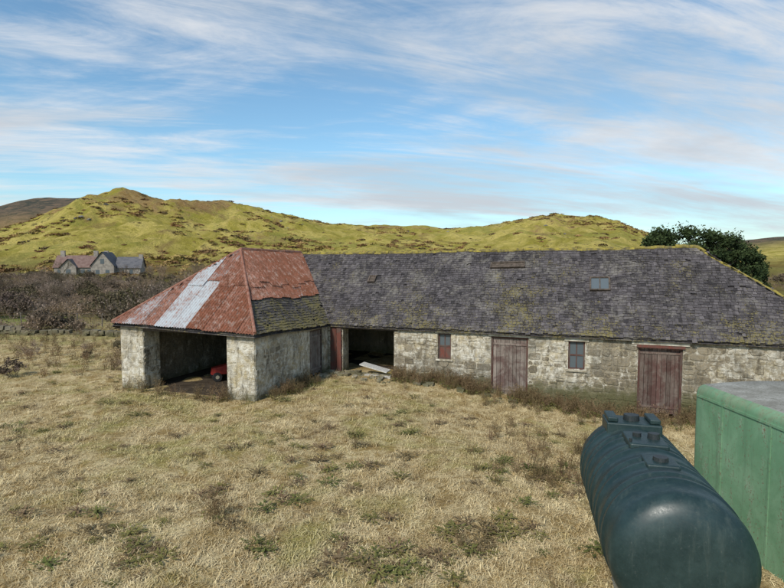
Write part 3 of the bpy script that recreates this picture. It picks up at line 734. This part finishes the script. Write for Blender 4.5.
# ------------------------------------------------------------ evergreens
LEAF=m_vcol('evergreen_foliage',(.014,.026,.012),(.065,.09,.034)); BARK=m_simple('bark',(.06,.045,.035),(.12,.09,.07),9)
def evergreen(loc_,h,r,n=30):
    T=empty('evergreen_tree',(loc_[0],loc_[1],gz(*loc_)-.2)); b=MB()
    p=Vector((0,0,0)); 
    for i in range(5):
        q=Vector((R(-.15,.15)*i*.5,R(-.15,.15)*i*.5,h*.85*(i+1)/5)); b.tube(p,q,.22-.035*i,.22-.035*(i+1),7); p=q
    lf=MB()
    for i in range(n):
        t=R(.25,1) if i>3 else R(.9,1); a=R(0,6.28); rad=r*(1-.55*t*t)*R(.35,1); c=Vector((math.cos(a)*rad,math.sin(a)*rad,h*t*.95)); b.tube((0,0,c.z*.8),c,.05,.02,4)
        s=R(.5,1.05)*r*.42
        for _ in range(190):
            v=Vector((random.gauss(0,1),random.gauss(0,1),random.gauss(0,.7))); v=v.normalized()*s*R(.2,1.15); q=c+v; u=Vector((R(-1,1),R(-1,1),R(-1,1)))*.12; w=Vector((R(-1,1),R(-1,1),R(-1,1)))*.12
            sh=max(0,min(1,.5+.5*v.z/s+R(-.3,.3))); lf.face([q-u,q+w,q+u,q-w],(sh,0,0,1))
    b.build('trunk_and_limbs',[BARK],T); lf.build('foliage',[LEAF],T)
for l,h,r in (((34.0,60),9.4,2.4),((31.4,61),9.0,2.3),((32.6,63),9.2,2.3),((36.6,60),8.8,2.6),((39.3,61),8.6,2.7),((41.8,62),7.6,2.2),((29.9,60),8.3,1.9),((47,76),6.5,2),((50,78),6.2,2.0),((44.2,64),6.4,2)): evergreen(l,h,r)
# ------------------------------------------------------------ fence + dyke
FW=m_simple('fence_timber',(.10,.085,.07),(.20,.17,.14),8)
F=empty('field_fence'); b=MB(); prev=None
x=-46
while x<-9:
    y=41+1.0*math.sin(x*.1); z=gz(x,y); b.tube((x,y,z-.2),(x+R(-.08,.08),y,z+1.05),.05,.045,6)
    if prev:
        for hh in (.25,.55,.8,1.0): b.tube((prev[0],prev[1],prev[2]+hh),(x,y,z+hh),.01,.01,3,(1,1,1,1),0,False)
    prev=(x,y,z); x+=R(1.8,2.4)
x=26
while x<60:
    y=44+(x-26)*.6; z=gz(x,y); b.tube((x,y,z-.2),(x,y,z+1.15),.06,.055,6); x+=2.3
b.build('posts_and_wire',[FW],F)
D=MB(); x=-40
def blk(cx,cy,cz,sx,sy,sz):
    vs=[Vector((cx+dx*sx*R(.3,.55),cy+dy*sy*R(.3,.55),cz+dz*sz*R(.35,.55))) for dx in(-1,1) for dy in(-1,1) for dz in(-1,1)]
    D.mesh(vs,[(0,1,3,2),(4,6,7,5),(0,4,5,1),(2,3,7,6),(0,2,6,4),(1,5,7,3)],(R(0,.5),R(0,.15),0,1))
while x<-9.5:
    y=35.5+.8*math.sin(x*.15); z=gz(x,y)-.1
    hh=2.2+1.5*nz(x*.3,1.5)
    for r_ in range(3):
        if r_<hh and R(0,1)<.93: blk(x+R(-.1,.1),y+R(-.1,.1),z+.13+.22*r_,R(.3,.5),.5,R(.2,.32))
    x+=R(.25,.42)
D.build('drystone_dyke',[STONE])
# ------------------------------------------------------------ distant house
HS=m_simple('grey_house_stone',(.20,.175,.15),(.36,.32,.27),1.5); HR=m_simple('house_slate_roof',(.09,.09,.10),(.15,.145,.15),1.2); HR2=m_simple('house_rust_roof',(.15,.09,.075),(.23,.155,.13),1.2)
hx,hy=-75.5,132; H=empty('stone_house',(hx,hy,gz(hx,hy)-1.1),math.radians(12)); H.scale=(.88,.88,.9); b=MB()
def gab(x0,x1,y0,y1,h,rh,mi,axis='x'):
    b.box((x0,y0,-1.5),(x1,y1,h),mi=0)
    o=.35
    if axis=='x':
        m=(y0+y1)/2
        b.face([(x0-o,y0-o,h-.25),(x1+o,y0-o,h-.25),(x1+o,m,h+rh),(x0-o,m,h+rh)],mi=mi); b.face([(x1+o,y1+o,h-.25),(x0-o,y1+o,h-.25),(x0-o,m,h+rh),(x1+o,m,h+rh)],mi=mi)
        b.face([(x0,y0,h),(x0,m,h+rh-.2),(x0,y1,h)]); b.face([(x1,y1,h),(x1,m,h+rh-.2),(x1,y0,h)])
    else:
        m=(x0+x1)/2
        b.face([(x0-o,y1+o,h-.25),(x0-o,y0-o,h-.25),(m,y0-o,h+rh),(m,y1+o,h+rh)],mi=mi); b.face([(x1+o,y0-o,h-.25),(x1+o,y1+o,h-.25),(m,y1+o,h+rh),(m,y0-o,h+rh)],mi=mi)
        b.face([(x0,y0,h),(x1,y0,h),(m,y0,h+rh-.2)]); b.face([(x1,y1,h),(x0,y1,h),(m,y1,h+rh-.2)])
gab(-10,0,0,7,3.4,3.2,2); gab(0.0,6,-1.5,7.5,3.7,3.9,1,'y'); gab(6,12.5,.5,6.5,3.2,3.0,1); gab(-8,-4,-1,2,3.4,2.2,1,'y')
for x in (-9.3,-.6,2.2,11.6): b.box((x,3,5),(x+1.1,3.8,7.9 if x!=11.6 else 6.9))
for x,y in ((-9.2,-.04),(-3,-.04),(-1.4,-.04),(7.2,.46),(9.6,.46)): b.box((x,y,1.2),(x+.9,y+.1,2.6),mi=3)
for x,z in ((1.2,1.1),(3.8,1.1),(2.5,4.2)): b.box((x,-1.54,z),(x+1,-1.4,z+1.4),mi=3)
for x in (-6.6,): b.box((x,-1.04,1.2),(x+1.2,-.9,2.7),mi=3)
b.build('walls_and_roof',[HS,HR,HR2,GLASSM],H)
# ------------------------------------------------------------ world, sun, camera
sunv=Vector((-.5,-.86,.0)).normalized(); el=math.radians(41)
sd=Vector((sunv.x*math.cos(el),sunv.y*math.cos(el),math.sin(el)))
Wd=bpy.data.worlds.new('World'); S.world=Wd; Wd.use_nodes=True; t=Wd.node_tree; N=t.nodes; N.clear()
class WT(NT):
    def __init__(s): s.t=t; s.n=N
k=WT()
out=N.new('ShaderNodeOutputWorld'); bg=N.new('ShaderNodeBackground'); bg.inputs[1].default_value=.145
sky=N.new('ShaderNodeTexSky'); sky.sky_type='NISHITA'; sky.sun_disc=False; sky.sun_elevation=el; sky.sun_rotation=math.atan2(sunv.x,sunv.y); sky.air_density=1.0; sky.dust_density=.5; sky.ozone_density=1.8
g=N.new('ShaderNodeTexCoord').outputs['Generated']; X=k.xyz(g); zz=k.math('ADD',k.math('MAXIMUM',X[2],0),.16)
cb=N.new('ShaderNodeCombineXYZ'); k.L(k.math('DIVIDE',X[0],zz),cb.inputs[0]); k.L(k.math('DIVIDE',X[1],zz),cb.inputs[1])
mp=N.new('ShaderNodeMapping'); mp.inputs['Rotation'].default_value=(0,0,math.radians(-14)); mp.inputs['Location'].default_value=(3.1,1.7,0); k.L(cb.outputs[0],mp.inputs[0]); v=mp.outputs[0]
c1=k.noise(v,1.0,11,.62,1.2,(.32,1.3,1)); c2=k.noise(v,.55,7,.6,.6,(.55,1.2,1)); c3=k.noise(v,3.4,9,.7,1.4,(.3,1.3,1))
m=k.math('ADD',k.math('MULTIPLY',c1,.62),k.math('MULTIPLY',c2,.5)); m=k.math('ADD',m,k.math('MULTIPLY',c3,.28))
mask=k.ramp(m,.62,.84,0,.9)
soft=k.ramp(c2,.42,.68,0,.5)
haze=k.ramp(X[2],.13,0,0,.45)
cc=k.mix(k.ramp(c2,.44,.66),(5.8,5.9,6.05),(4.1,4.35,4.7))
skc=k.mix(1.0,sky.outputs[0],(.88,1.10,1.10),'MULTIPLY')
c=k.mix(soft,skc,(2.9,3.6,4.15)); c=k.mix(mask,c,cc); c=k.mix(haze,c,(4.0,4.6,5.1))
k.L(c,bg.inputs[0]); k.L(bg.outputs[0],out.inputs[0])
su=bpy.data.lights.new('sun','SUN'); su.energy=3.5; su.angle=math.radians(7); su.color=(1,.94,.85); so=bpy.data.objects.new('sun',su); S.collection.objects.link(so)
so.rotation_euler=sd.to_track_quat('Z','Y').to_euler()
cam=bpy.data.cameras.new('camera'); co=bpy.data.objects.new('camera',cam); S.collection.objects.link(co); co.location=(0,0,5); co.rotation_euler=(math.radians(90-3.5),0,0); cam.lens=24; cam.sensor_width=36; cam.clip_end=9000; cam.clip_start=.1
S.camera=co
S.view_settings.view_transform='Standard'; S.view_settings.look='None'; S.view_settings.exposure=0
